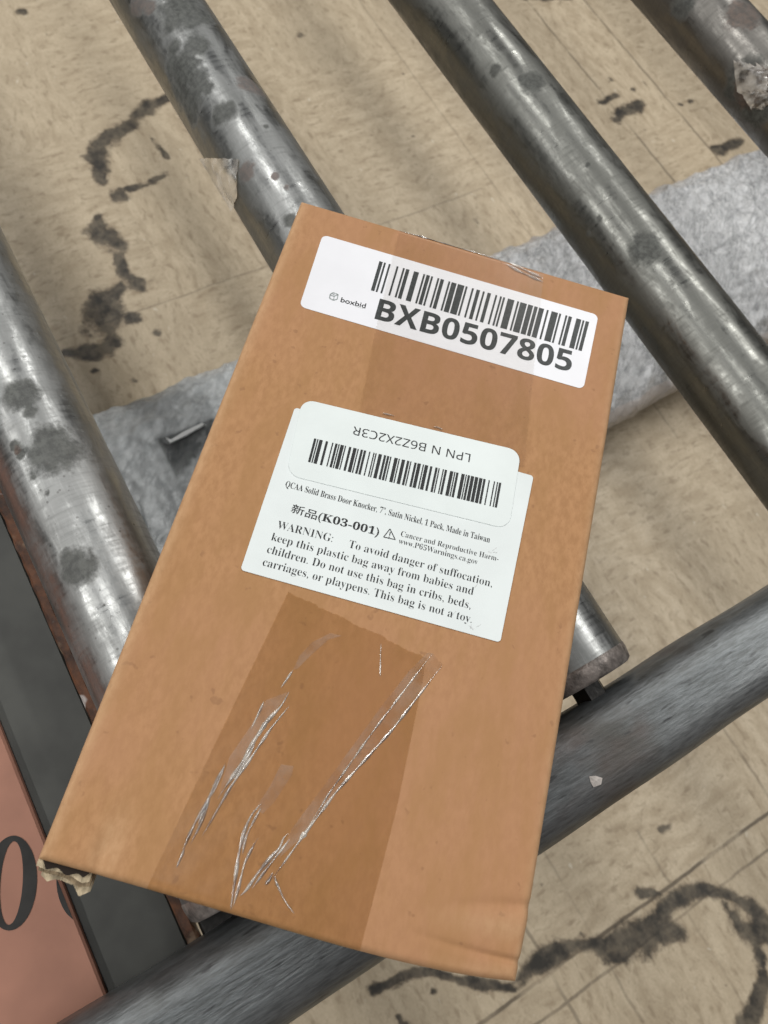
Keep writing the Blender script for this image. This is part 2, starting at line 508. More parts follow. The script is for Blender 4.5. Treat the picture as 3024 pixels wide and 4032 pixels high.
def build_floor():
    us = np.arange(-1.45, 0.75, 0.006)
    vs = np.arange(-0.75, 1.75, 0.006)
    nu, nv = len(us), len(vs)
    g = np.stack(np.meshgrid(us, vs, indexing='ij'), -1).reshape(-1, 2)
    o_u, o_v = -6, -6
    st = np.zeros(len(g))
    k = 0.88 / FOC * 0.9114             # metres per crop pixel on the floor

    def chain(cf, pts):
        nonlocal st
        q = [uvof(back(*cf(x, y), FLOOR_Z)) for x, y, w in pts]
        ws = [w * k * (1.3 if cf is c6 else 1.4 if cf is c2 else 1.6) for x, y, w in pts]
        if len(pts) == 1:
            st = np.maximum(st, np.clip(1 - np.linalg.norm(g - q[0], axis=1) / ws[0], 0, 1))
        for i in range(len(pts) - 1):
            st = np.maximum(st, seg_field(g, q[i], q[i + 1], ws[i], ws[i + 1]))
    chain(c1, [(720, 425, 34), (650, 460, 45), (590, 500, 40)])
    chain(c1, [(570, 535, 44), (500, 570, 52), (430, 620, 62), (410, 680, 52), (425, 740, 44), (440, 785, 26)])
    chain(c1, [(510, 845, 46)]); chain(c1, [(545, 815, 18), (620, 800, 22), (720, 750, 12)])
    chain(c1, [(415, 930, 30), (425, 1005, 62), (500, 1050, 54)])
    chain(c1, [(500, 1090, 18), (540, 1190, 30), (600, 1235, 62)]); chain(c1, [(520, 1250, 48), (440, 1330, 92), (455, 1420, 88)])
    chain(c1, [(575, 1375, 34)]); chain(c1, [(680, 1440, 22)]); chain(c1, [(1295, 148, 30)])
    chain(c1, [(95, 50, 24)]); chain(c1, [(205, 145, 16)]); chain(c1, [(650, 590, 14), (720, 680, 14)])
    chain(c3, [(500, 0, 52), (400, 40, 44), (270, 55, 30), (160, 75, 18)])
    chain(c3, [(575, 170, 22)]); chain(c3, [(405, 130, 14)])
    chain(c6, [(-60, 1330, 16), (0, 1312, 18), (80, 1262, 20), (210, 1248, 22), (330, 1290, 22), (560, 1320, 26), (620, 1240, 40), (730, 1170, 48), (850, 1125, 40), (940, 1140, 46),
               (1050, 1095, 56), (1150, 1040, 60), (1230, 950, 44), (1320, 905, 40), (1400, 895, 34), (1490, 920, 36),
               (1560, 950, 40), (1630, 1030, 44), (1680, 1090, 44)])
    chain(c6, [(1010, 1140, 60), (1120, 1090, 84), (1190, 1070, 70), (1270, 1075, 48)])
    chain(c6, [(1050, 1170, 40), (960, 1190, 30)]); chain(c6, [(1470, 960, 40), (1530, 1060, 54), (1590, 1080, 54)])
    chain(c6, [(1625, 1175, 26), (1640, 1300, 34), (1610, 1390, 38), (1565, 1480, 46)])
    chain(c6, [(680, 860, 18)]); chain(c6, [(1240, 620, 26), (1200, 640, 22)]); chain(c6, [(1110, 915, 34), (1180, 910, 22)])
    chain(c6, [(1480, 1300, 14)]); chain(c6, [(930, 1010, 16)]); chain(c6, [(995, 765, 14)]); chain(c6, [(850, 1080, 14)])
    chain(c6, [(60, 1440, 16), (95, 1500, 20)]); chain(c6, [(210, 1330, 22)])
    chain(c2, [(600, -20, 40), (700, -15, 60), (790, -10, 40)])
    chain(c2, [(1010, 490, 44), (1070, 470, 62), (1110, 440, 30)]); chain(c2, [(1000, 412, 34), (940, 445, 26)]); chain(c2, [(1075, 385, 30)])
    chain(c2, [(975, 345, 18)]); chain(c2, [(1130, 360, 22)]); chain(c2, [(1325, 440, 26)]); chain(c2, [(1280, 450, 14)]); chain(c2, [(1130, 560, 20)])
    chain(c2, [(1440, 650, 46), (1540, 610, 40)]); chain(c2, [(400, 960, 16)]); chain(c2, [(550, 870, 12)]); chain(c2, [(1000, 520, 28)])  # first chain is a shadow smudge painted into the floor
    chain(c2, [(85, 320, 18)]); chain(c2, [(120, 590, 14)])
    fa = grid_faces(nu, nv)
    P = np.c_[g, np.zeros(len(g))]
    me = bpy.data.meshes.new('floor')
    # skirt out to a wider sheet so that nothing ends inside a shifted view
    n0 = len(P)
    ring = [(us[0], vs[0]), (us[-1], vs[0]), (us[-1], vs[-1]), (us[0], vs[-1])]
    far = [(-6, -6), (6, -6), (6, 6), (-6, 6)]
    P = np.vstack([P, [[a, b, 0] for a, b in ring], [[a, b, 0] for a, b in far]])
    for i in range(4):
        j = (i + 1) % 4
        fa.append((n0 + i, n0 + 4 + i, n0 + 4 + j, n0 + j))
    me.from_pydata(P.tolist(), [], fa)
    attr(me, 'stain_shade', np.r_[st, np.zeros(8)])
    o = link('floor', me, [m_floor()])
    o.rotation_euler = (0, 0, TH)
    o['kind'] = 'structure'
    # faces upward
    me.update()
    if me.polygons[0].normal.z < 0:
        me.flip_normals()
    return o


build_floor()

# ---------------------------------------------------------------- roller conveyor
ZA, RR = -0.0619, 0.0213
OFFS = {'A': -0.08816, 'B': 0.0543, 'C': 0.20059, 'D': 0.34808}
conv_org = uvw(0.098, 0.1, FLOOR_Z)
conv = empty('roller_conveyor', conv_org, 'scuffed steel roller conveyor with dark square side rail under the cardboard box', 'conveyor')
CAP = m_simple('dirty crinkled band', (0.20, 0.175, 0.16), 0.42, 0.35, var=0.55, scale=190, bump=0.8, bd=0.001)
SHAFT = m_simple('greasy black shaft', (0.012, 0.011, 0.010), 0.4, 0.5, var=0.4, scale=300, bump=0.4)
END = m_simple('dull end disc', (0.07, 0.066, 0.06), 0.5, 0.5, var=0.3)
MA = m_roller('bright galvanised steel', (0.37, 0.376, 0.374), (0.26, 0.265, 0.26), 0.42, 0.25, 0.5)
MB_ = m_roller('blotched galvanised steel', (0.33, 0.336, 0.334), (0.22, 0.225, 0.22), 0.40, 0.25, 0.5)
MC = m_roller('dark oiled steel', (0.185, 0.187, 0.174), (0.15, 0.151, 0.14), 0.40, 0.25, 0.35)
MD = m_roller('brown grey steel', (0.195, 0.186, 0.173), (0.15, 0.144, 0.134), 0.40, 0.25, 0.35)
U_END = 0.0697
rollers = {}


def hit(x, y, off):
    """(s, phi) where the picture ray meets a roller"""
    d = np.array([(x - PX) / FOC, (y - PY) / FOC, 1.0]) @ R
    dv, dz = d @ V, d[2]
    ov, oz = CAM @ V - off, CAM[2] - ZA
    a, b, c = dv * dv + dz * dz, ov * dv + oz * dz, ov * ov + oz * oz - RR * RR
    disc = b * b - a * c
    t = (-b - math.sqrt(disc)) / a if disc > 0 else -b / a
    return (CAM + d * t) @ U, math.atan2(oz + dz * t, ov + dv * t)


def ring_tube(us, rad, off, nphi, org, ph0=0, ph1=2 * math.pi, wrap=True):
    ph = np.linspace(ph0, ph1, nphi, endpoint=not wrap)
    P, S = [], []
    for k, u in enumerate(us):
        r = rad[k] if hasattr(rad, '__len__') else rad
        for p in ph:
            P.append(uvw(u, off + r * math.cos(p), ZA + r * math.sin(p)))
            S.append((u, p * RR, off * 3.1))
    return np.array(P), np.array(S), grid_faces(len(us), nphi, wrap)


def make_roller(key, mat, patches, rusts, label):
    off = OFFS[key]
    org = uvw(0, off, ZA)
    us = np.r_[np.linspace(-1.1, -0.62, 40, endpoint=False), np.linspace(-0.62, U_END, 330)]
    nphi = 112
    P, S, F = ring_tube(us, RR, off, nphi, None)
    root = mesh('roller', P, F, [mat], conv, True, conv_org)
    me = root.data
    su = S[:, :2].copy()

    def field(lst):
        f = np.zeros(len(P))
        for cf, x, y, rpx in lst:
            s, ph = hit(*cf(x, y), off)
            a = (ph % (2 * math.pi)) * RR
            pt = uvw(s, off + RR * math.cos(ph), ZA + RR * math.sin(ph))
            rm = rpx * 0.9114 * np.linalg.norm(pt - CAM) / FOC * 1.75
            d = np.hypot(su[:, 0] - s, np.minimum(abs(su[:, 1] - a), 2 * math.pi * RR - abs(su[:, 1] - a)))
            f = np.maximum(f, np.clip(1 - d / rm, 0, 1))
        return f
    attr(me, 'dirt', field(patches))
    attr(me, 'rust', field(rusts))
    vattr(me, 'suv', S)
    if label:
        root['label'] = label
    # end band, end disc and shaft
    cu = [U_END - 0.0004, U_END, U_END + 0.002, U_END + 0.0058, U_END + 0.0068]
    cr = [RR - 0.0002, RR + 0.0003, RR + 0.0002, RR - 0.0005, RR - 0.0019]
    P, S, F = ring_tube(cu, cr, off, 72, None)
    P += np.outer(np.sin(np.arange(len(P)) * 1.7) * 0.00008, np.array([0, 0, 1]))
    mesh('end_cap', P, F, [CAP], root, True, conv_org)
    P, S, F = ring_tube([U_END + 0.0066, U_END + 0.0060], [RR - 0.0021, 0.006], off, 72, None)
    mesh('end_disc', P, F, [END], root, False, conv_org)
    P, S, F = ring_tube([U_END + 0.004, U_END + 0.0062, 0.0835], [0.0068, 0.0066, 0.0066], off, 6, None)
    mesh('shaft', P, F, [SHAFT], root, False, conv_org)
    rollers[key] = root
    return root


make_roller('A', MA, [(c3, 90, 235, 62), (c3, 60, 225, 40), (c3, 130, 300, 30), (c3, 240, 470, 105), (c3, 200, 430, 60), (c3, 330, 975, 78), (c3, 300, 950, 50),
                      (c3, 90, 490, 22), (c3, 60, 450, 20), (c3, 140, 580, 16), (c3, 205, 660, 12), (c3, 390, 920, 20)],
            [(c3, 75, 470, 16)], 'brightest galvanised roller with round oxide stains and two white streaks')
make_roller('B', MB_, [(c1, 790, 45, 92), (c1, 750, 95, 40), (c1, 850, 60, 60), (c1, 850, 195, 52), (c1, 752, 205, 32), (c1, 745, 290, 42), (c1, 800, 290, 60), (c1, 780, 370, 62),
                       (c1, 830, 430, 62), (c1, 850, 350, 50), (c1, 830, 500, 34), (c1, 893, 380, 28), (c1, 960, 492, 48), (c1, 990, 455, 18), (c1, 1150, 548, 12),
                       (c1, 1250, 950, 30)],
            [(c1, 1085, 375, 50), (c1, 1120, 400, 22), (c1, 1065, 735, 42), (c1, 1190, 760, 18), (c1, 600, 5, 46), (c1, 650, 30, 26), (c1, 1240, 810, 16)],
            'blotched galvanised roller with black and rusty stains running under the box')
make_roller('C', MC, [(c2, 640, 350, 42), (c2, 600, 340, 20), (c2, 930, 945, 14), (c2, 880, 710, 12), (c2, 1130, 1070, 60), (c2, 480, 300, 22), (c2, 885, 1010, 12)],
            [], 'plain dark grey roller with broken highlights beside the box corner')
make_roller('D', MD, [(c2, 1560, 330, 60), (c2, 1600, 470, 60), (c2, 1290, 20, 40), (c2, 1500, 400, 30)],
            [(c2, 1620, 330, 40), (c2, 1590, 390, 60), (c2, 1560, 60, 60)],
            'brown grey roller with torn tape remnants in the upper right corner')


def tape_patch(key, corners, mat, lift=0.0005, jag=0.003, edge_lift=0.0):
    """scrap of tape hugging a roller between four picture corners (TL, TR, BR, BL)"""
    off = OFFS[key]
    q = [hit(x, y, off) for x, y in corners]
    q = [(a_, (b_ + math.pi / 2) % (2 * math.pi) - math.pi / 2) for a_, b_ in q]
    n = 28
    P, S = [], []
    for i in range(n):
        for j in range(n):
            a, b = i / (n - 1), j / (n - 1)
            s0 = np.array(q[0]) * (1 - a) + np.array(q[1]) * a
            s1 = np.array(q[3]) * (1 - a) + np.array(q[2]) * a
            s = s0 * (1 - b) + s1 * b
            if j in (0, n - 1):
                s[0] += rng.normal() * jag * 0.4
            if i == n - 1:
                s[1] += rng.normal() * jag * 12
            r = RR + lift + edge_lift * max(0, 1 - a * 4) + 0.00022 * math.sin(9 * a + 5 * b) * math.sin(17 * b + 3 * a)
            P.append(uvw(s[0], off + r * math.cos(s[1]), ZA + r * math.sin(s[1])))
    return mesh('tape_scrap', P, grid_faces(n, n), [mat], rollers[key], True, conv_org)


TAN_TAPE = m_tape('old tan tape', (0.80, 0.70, 0.55), 2.2, 0.2, milk=0.42)
GREY_TAPE = m_tape('shredded grey tape', (0.75, 0.7, 0.65), 1.6, 0.3, milk=0.45)
tape_patch('B', [c1(862, 684), c1(1035, 690), c1(1030, 850), c1(1016, 905)], TAN_TAPE, 0.0006, 0.0006, 0.0016)
tape_patch('D', [c2(1512, 262), c2(1655, 300), c2(1659, 400), c2(1530, 400)], GREY_TAPE, 0.0006, 0.004)
tape_patch('D', [c2(1540, 390), c2(1659, 400), c2(1659, 460), c2(1590, 470)], GREY_TAPE, 0.0009, 0.004)

# side rail: rounded square tube across the roller ends
def build_rail():
    u0, u1, zt, zb, rc = 0.0814, 0.1172, -0.0485, -0.0845, 0.0125
    pr, ed = [], []
    cor = [(u1 - rc, zt - rc, 90, 0), (u1 - rc, zb + rc, 0, -90), (u0 + rc, zb + rc, -90, -180), (u0 + rc, zt - rc, 180, 90)]
    for ci, (cu, cz, a0, a1) in enumerate(cor):
        for t in np.linspace(0, 1, 17):
            a = math.radians(a0 + (a1 - a0) * t)
            pr.append((cu + rc * math.cos(a), cz + rc * math.sin(a)))
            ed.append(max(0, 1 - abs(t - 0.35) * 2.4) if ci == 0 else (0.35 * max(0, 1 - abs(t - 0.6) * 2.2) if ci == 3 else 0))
    vs = np.linspace(-0.85, 1.1, 240)
    P, E, L = [], [], []
    for v in vs:
        for (u, z), e_ in zip(pr, ed):
            du = 0.00025 * math.sin(v * 41) + 0.0002 * math.sin(v * 97 + 1)
            P.append(uvw(u + du, v, z + 0.00015 * math.sin(v * 63)))
            E.append(e_)
    o = mesh('side_rail', P, grid_faces(len(vs), len(pr), True), [m_rail()], conv, True, conv_org)
    attr(o.data, 'edge', E)
    # the noise of the material runs along v: turn the mesh so that its local axes are u, v
    me = o.data
    co = np.empty(len(me.vertices) * 3)
    me.vertices.foreach_get('co', co)
    co = co.reshape(-1, 3)
    loc = np.c_[co @ U, co @ V, co[:, 2]]
    me.vertices.foreach_set('co', loc.ravel())
    o.rotation_euler = (0, 0, TH)
    me.update()
    return o


rail = build_rail()
CHIP = m_simple('pale paint chip', (0.50, 0.46, 0.43), 0.5, var=0.25, scale=400)
chp = [c6(886, 405), c6(915, 402), c6(944, 412), c6(938, 440), c6(905, 452), c6(893, 430)]
cp = backs(chp, -0.0482)
cp = np.vstack([cp, [cp.mean(0) + [0, 0, 0.0006]]])
chip = mesh('paint_chip', cp, [(i, (i + 1) % 6, 6) for i in range(6)], [CHIP], conv, False, conv_org)

# steel plate with a rusted bar beside the first roller
PLATE = m_simple('grey painted sheet steel', (0.040, 0.041, 0.037), 0.5, 0.2, var=0.35, scale=22, bump=0.12, bd=0.001)  # base colour darkened to carry the shade over this corner


def slab(name, ua, ub, va, vb, zb, zt, mat, parent, org, bev=0.0008, nu=2, rough=0.0):
    us = np.linspace(ua, ub, nu)
    P = []
    prof = [(va, zb), (va, zt - bev), (va + bev, zt), (vb - bev, zt), (vb, zt - bev), (vb, zb)]
    for u in us:
        for v, z in prof:
            P.append(uvw(u, v + rng.normal() * rough, z + rng.normal() * rough * 0.6))
    n = len(prof)
    F = grid_faces(nu, n, True)
    F += [tuple(range(n)), tuple(range((nu - 1) * n, nu * n))[::-1]]
    return mesh(name, P, F, [mat], parent, False, org)


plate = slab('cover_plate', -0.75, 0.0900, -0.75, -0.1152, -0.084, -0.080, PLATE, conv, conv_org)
rb = slab('rusty_bar', -0.75, 0.0900, -0.1152, -0.1108, -0.086, -0.0775, m_rust(), conv, conv_org, 0.0009, 190, 0.00022)
# bracket that carries the first roller's end at the rail
slab('end_bracket', 0.0775, 0.0870, -0.1085, -0.064, -0.0835, -0.070, SHAFT, conv, conv_org)


# pink-brown cardboard sheet with big black letters on the plate
sh_org = uvw(0.0, -0.3, -0.080)
sheet = empty('cardboard_sheet', sh_org, 'pinkish brown cardboard sheet printed with big black round letters on the steel plate', 'cardboard sheet')
PINK = m_simple('pinkish brown board', (0.325, 0.160, 0.112), 0.75, var=0.12, scale=26, bump=0.1)  # board colour lowered to carry the shade lying over it
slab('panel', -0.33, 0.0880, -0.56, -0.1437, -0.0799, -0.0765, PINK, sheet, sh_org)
LET = m_simple('faded black letter ink', (0.018, 0.017, 0.016), 0.7, var=0.4, scale=90, bump=0)


def letter_o(cx, cy, rx, ry, tilt, thick, thin):
    P, F = [], []
    n = 96
    for i in range(n):
        a = 2 * math.pi * i / n
        for k in (0, 1):
            ax = rx - (thick if k else 0)
            ay = ry - (thin if k else 0)
            x, y = ax * math.cos(a), ay * math.sin(a)
            X = cx + x * math.cos(tilt) - y * math.sin(tilt)
            Y = cy + x * math.sin(tilt) + y * math.cos(tilt)
            p = back(X, Y, -0.0763)
            u, v = uvof(p)
            P.append(uvw(u, min(v, -0.1445), -0.0763))
    for i in range(n):
        j = (i + 1) % n
        F.append((2 * i, 2 * i + 1, 2 * j + 1, 2 * j))
    return mesh('lettering', P, F, [LET], sheet, False, sh_org)


letter_o(45, 3477, 100, 187, 0.07, 56, 22)
letter_o(330, 3442, 108, 187, 0.07, 58, 22)

# ---------------------------------------------------------------- plastic-wrapped bundle on the floor
def build_bundle():
    org = uvw(-0.28, 0.4, FLOOR_Z)
    root = empty('plastic_bundle', org, 'long bundle wrapped in cloudy crumpled plastic film lying across the floor under the rollers', 'bundle')
    vs = np.sort(np.r_[np.linspace(-0.45, -0.1, 40, endpoint=False), np.linspace(-0.1, 1.2, 520, endpoint=False), np.linspace(1.2, 1.75, 50)])
    n = 200
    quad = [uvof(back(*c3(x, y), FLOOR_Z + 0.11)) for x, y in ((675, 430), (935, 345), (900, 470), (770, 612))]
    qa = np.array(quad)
    A, Vv = np.meshgrid(np.linspace(0, 2 * math.pi, n, endpoint=False), vs)
    ca, sa = np.cos(A), np.sin(A)
    endt = np.clip(np.minimum((Vv + 0.45) / 0.25, (1.75 - Vv) / 0.25), 0, 1)
    sw = np.sqrt(np.maximum(0.02, 1 - (1 - endt) ** 2))
    x0 = 0.138 * np.sign(ca) * np.abs(ca) ** 0.85
    z0 = 0.056 * np.sign(sa) * np.abs(sa) ** 0.8
    # crumples: ridged waves in many directions, sharp at their crests
    w = np.zeros_like(A)
    for k in range(34):
        th = rng.uniform(0, math.pi)
        fq = rng.uniform(22, 170)
        d = x0 * math.cos(th) + Vv * math.sin(th) + 0.5 * z0 * rng.normal()
        d = d + 0.012 * np.sin(Vv * rng.uniform(8, 30) + x0 * rng.uniform(10, 40) + rng.uniform(0, 6))
        am = 0.5 + 0.5 * np.sin(Vv * rng.uniform(4, 18) + x0 * rng.uniform(-20, 20) + rng.uniform(0, 6))
        w += am * (1 - np.abs(np.sin(fq * d + rng.uniform(0, 6)))) ** 3 * (0.0044 * (30 / (fq + 12)))
    X = (x0 + 0.004 * np.sin(Vv * 7) * np.sign(ca)) * sw + w * ca * 0.8
    Z = z0 * sw + w * sa * 1.3
    Uu = -0.28 + X + 0.006 * np.sin(Vv * 5 + 1)
    Zz = np.maximum(FLOOR_Z + 0.0605 + Z, FLOOR_Z + 0.001)
    P = (Uu[..., None] * U + Vv[..., None] * V)
    P[..., 2] = Zz
    P = P.reshape(-1, 3)
    mg = ((np.abs(ca) > 0.925) & (sa > -0.2)).astype(float).ravel()
    cl = np.clip((0.20 - Vv) / 0.06 + 0.3 * np.sin(Uu * 60), 0, 1).ravel()
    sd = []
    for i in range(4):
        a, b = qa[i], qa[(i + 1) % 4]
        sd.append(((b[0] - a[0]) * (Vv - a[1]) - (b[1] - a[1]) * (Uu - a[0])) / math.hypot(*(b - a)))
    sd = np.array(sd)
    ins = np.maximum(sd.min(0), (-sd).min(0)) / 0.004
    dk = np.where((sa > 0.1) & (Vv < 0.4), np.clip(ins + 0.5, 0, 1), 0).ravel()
    F = grid_faces(len(vs), n, True)
    F += [tuple(range(n))[::-1], tuple(range((len(vs) - 1) * n, len(vs) * n))]
    o = mesh('film', P, F, [m_film()], root, True, org)
    attr(o.data, 'margin', mg)
    attr(o.data, 'clear', cl)
    attr(o.data, 'dark', dk)
    # white strip of tape glinting on the clear end
    WT = m_simple('white tape strip', (0.70, 0.71, 0.70), 0.3, var=0.08, scale=200)
    pts = [c3(716, 414), c3(735, 438), c3(800, 408), c3(886, 358), c3(872, 352), c3(790, 392), c3(738, 424)]
    up = backs(pts, FLOOR_Z + 0.126)
    lo = up - [0, 0, 0.0025]
    m = len(pts)
    mesh('tape_strip', np.vstack([up, lo]), [tuple(range(m))] + [(i, (i + 1) % m, m + (i + 1) % m, m + i) for i in range(m)], [WT], root, False, org)
    return root


build_bundle()

# ---------------------------------------------------------------- the cardboard box
H = 0.0406
box_org = np.array([0.0, 0.0, -H])
box = empty('cardboard_box', box_org, 'small brown cardboard box with three white labels and clear tape on the steel rollers', 'cardboard box')
CARD = m_card()
TL, TR = back(1186, 785, 0)[:2], back(2483, 1166, 0)[:2]
BL = back(143, 3383, 0)[:2]
front = backs([(143, 3383), (574, 3504), (899, 3597), (1200, 3689), (1499, 3774), (1800, 3838), (2043, 3874)], 0)[:, :2]
BR = front[-1]
fs = np.r_[0, np.cumsum(np.linalg.norm(np.diff(front, axis=0), axis=1))]
fs /= fs[-1]
# smooth the front edge with a cubic in s
cfx = np.polyfit(fs, front[:, 0], 3)
cfy = np.polyfit(fs, front[:, 1], 4)


def frontp(s):
    return np.array([np.polyval(cfx, s), np.polyval(cfy, s)])


f0, f1 = frontp(0), frontp(1)
RC = 0.0022


def coons(s, t):
    """s along the width, t from the front (0) to the back (1)"""
    b = frontp(s) + (BL - f0) * (1 - s) + (BR - f1) * s
    tp_ = TL * (1 - s) + TR * s
    return b * (1 - t) + tp_ * t


G0 = np.array([-0.09, -0.15])
GSTEP = 0.0005


def _inv_map():
    gx = np.arange(0, 360) * GSTEP + G0[0]
    gy = np.arange(0, 580) * GSTEP + G0[1]
    X, Y = np.meshgrid(gx, gy, indexing='ij')

    def cv(s, t):
        fx_, fy_ = np.polyval(cfx, s), np.polyval(cfy, s)
        bx = fx_ + (BL - f0)[0] * (1 - s) + (BR - f1)[0] * s
        by = fy_ + (BL - f0)[1] * (1 - s) + (BR - f1)[1] * s
        tx, ty = TL[0] * (1 - s) + TR[0] * s, TL[1] * (1 - s) + TR[1] * s
        return bx * (1 - t) + tx * t, by * (1 - t) + ty * t
    S, T_ = np.full(X.shape, 0.5), np.full(X.shape, 0.5)
    for _ in range(10):
        cx, cy = cv(S, T_)
        ax, ay = cv(S + 1e-4, T_)
        bx, by = cv(S, T_ + 1e-4)
        a11, a21, a12, a22 = (ax - cx) / 1e-4, (ay - cy) / 1e-4, (bx - cx) / 1e-4, (by - cy) / 1e-4
        det = a11 * a22 - a12 * a21
        rx, ry = X - cx, Y - cy
        S = np.clip(S + (rx * a22 - ry * a12) / det, -0.6, 1.6)
        T_ = np.clip(T_ + (a11 * ry - a21 * rx) / det, -0.6, 1.6)
    return S, T_


SMAP, TMAP = _inv_map()


def inv(p):
    fx_, fy_ = (p[0] - G0[0]) / GSTEP, (p[1] - G0[1]) / GSTEP
    i, j = min(max(int(fx_), 0), 358), min(max(int(fy_), 0), 578)
    a, b = fx_ - i, fy_ - j
    w = ((1 - a) * (1 - b), a * (1 - b), (1 - a) * b, a * b)
    f = lambda m: m[i, j] * w[0] + m[i + 1, j] * w[1] + m[i, j + 1] * w[2] + m[i + 1, j + 1] * w[3]
    return float(f(SMAP)), float(f(TMAP))


WX, LY = 0.13, 0.234


def crease(s, t):
    """dents in the lid: (height) near the crushed front right corner and by the torn corner"""
    x, y = s * WX, t * LY
    z = 0.0
    # crease running from the right edge inward, 15 mm up from the front
    g = max(0.0, 1 - (WX - x) / 0.026)
    yc = 0.0175 - 0.004 * (1 - g) ** 2
    if g > 0:
        z -= 0.0008 * g ** 1.0 * math.exp(-((y - yc - 0.0012) / 0.0016) ** 2)
        z += 0.0003 * g * math.exp(-((y - yc + 0.003) / 0.003) ** 2)
    g2 = max(0.0, 1 - (WX - x) / 0.034)
    if g2 > 0:
        y2 = 0.0048 + 0.003 * (1 - g2)
        z -= 0.0010 * g2 ** 1.0 * math.exp(-((y - y2) / 0.0011) ** 2)
    # the front lip droops slightly on the right
    z -= 0.0025 * max(0, s - 0.35) * max(0, 1 - y / 0.02) ** 2
    # small dent above the torn corner
    d = math.hypot((x - 0.0155) / 0.0022, (y - 0.0045) / 0.006)
    z -= 0.0010 * math.exp(-d * d)
    # gentle sag of the lid
    z -= 0.0006 * math.sin(math.pi * min(max(s, 0), 1)) * math.sin(math.pi * min(max(t, 0), 1)) * 0.5
    return z


def lid_z(s, t):
    d = min(s * WX, (1 - s) * WX, t * LY, (1 - t) * LY)
    z = crease(s, t)
    if d < RC:
        z -= RC - math.sqrt(max(0, RC * RC - (RC - d) ** 2))
    return z


def spaced(n, length):
    e_ = RC / length
    a = e_ * (1 - np.cos(np.linspace(0, math.pi / 2, 8)))
    return np.r_[a, np.linspace(e_, 1 - e_, n)[1:-1], (1 - a)[::-1]]


def build_body():
    ss, ts = spaced(84, WX), spaced(190, LY)
    ts = np.sort(np.r_[ts, np.linspace(0.012, 0.10, 50)])
    ss = np.sort(np.r_[ss, np.linspace(0.09, 0.16, 14)])
    P, rub_light = [], []
    for s in ss:
        for t in ts:
            p = coons(s, t)
            z = lid_z(s, t)
            P.append((p[0], p[1], z))
            dl, dr = s * WX, (1 - s) * WX
            df, db = t * LY, (1 - t) * LY
            r_ = 0.0
            r_ = max(r_, 0.75 * math.exp(-(dl / 0.0026) ** 2), 0.75 * math.exp(-(dr / 0.0018) ** 2),
                     0.45 * math.exp(-(df / 0.0012) ** 2), 0.3 * math.exp(-(db / 0.001) ** 2))  # edge bands: light on the rounding put into the colour
            d = math.hypot((s * WX - 0.0165) / 0.004, (df - 0.007) / 0.009)
            r_ = max(r_, 0.55 * math.exp(-d * d))
            g = max(0.0, 1 - dr / 0.03)
            r_ = max(r_, 0.6 * g * math.exp(-((df - 0.013) / 0.003) ** 2), 0.5 * g * math.exp(-((df - 0.0018) / 0.002) ** 2))
            rub_light.append(r_)
    ns, nt_ = len(ss), len(ts)
    F = grid_faces(ns, nt_)
    # walls
    loop = [i * nt_ for i in range(ns)] + [(ns - 1) * nt_ + j for j in range(1, nt_)] + [i * nt_ + nt_ - 1 for i in range(ns - 2, -1, -1)] + [j for j in range(nt_ - 2, 0, -1)]
    prev = loop
    P = list(P)
    for lev in np.linspace(0, 1, 10)[1:]:
        cur = []
        for i in loop:
            x, y, z = P[i]
            cur.append(len(P))
            P.append((x * (1 - 0.004 * lev), y * (1 - 0.003 * lev), z + (-H - z) * lev))
            rub_light.append(0)
        for k in range(len(loop)):
            k2 = (k + 1) % len(loop)
            F.append((prev[k], prev[k2], cur[k2], cur[k]))
        prev = cur
    F.append(tuple(prev))
    o = mesh('body', P, F, [CARD], box, True, box_org)
    attr(o.data, 'rub_light', rub_light)
    bm = bmesh.new(); bm.from_mesh(o.data); bmesh.ops.recalc_face_normals(bm, faces=bm.faces); bm.to_mesh(o.data); bm.free()
    return o


build_body()


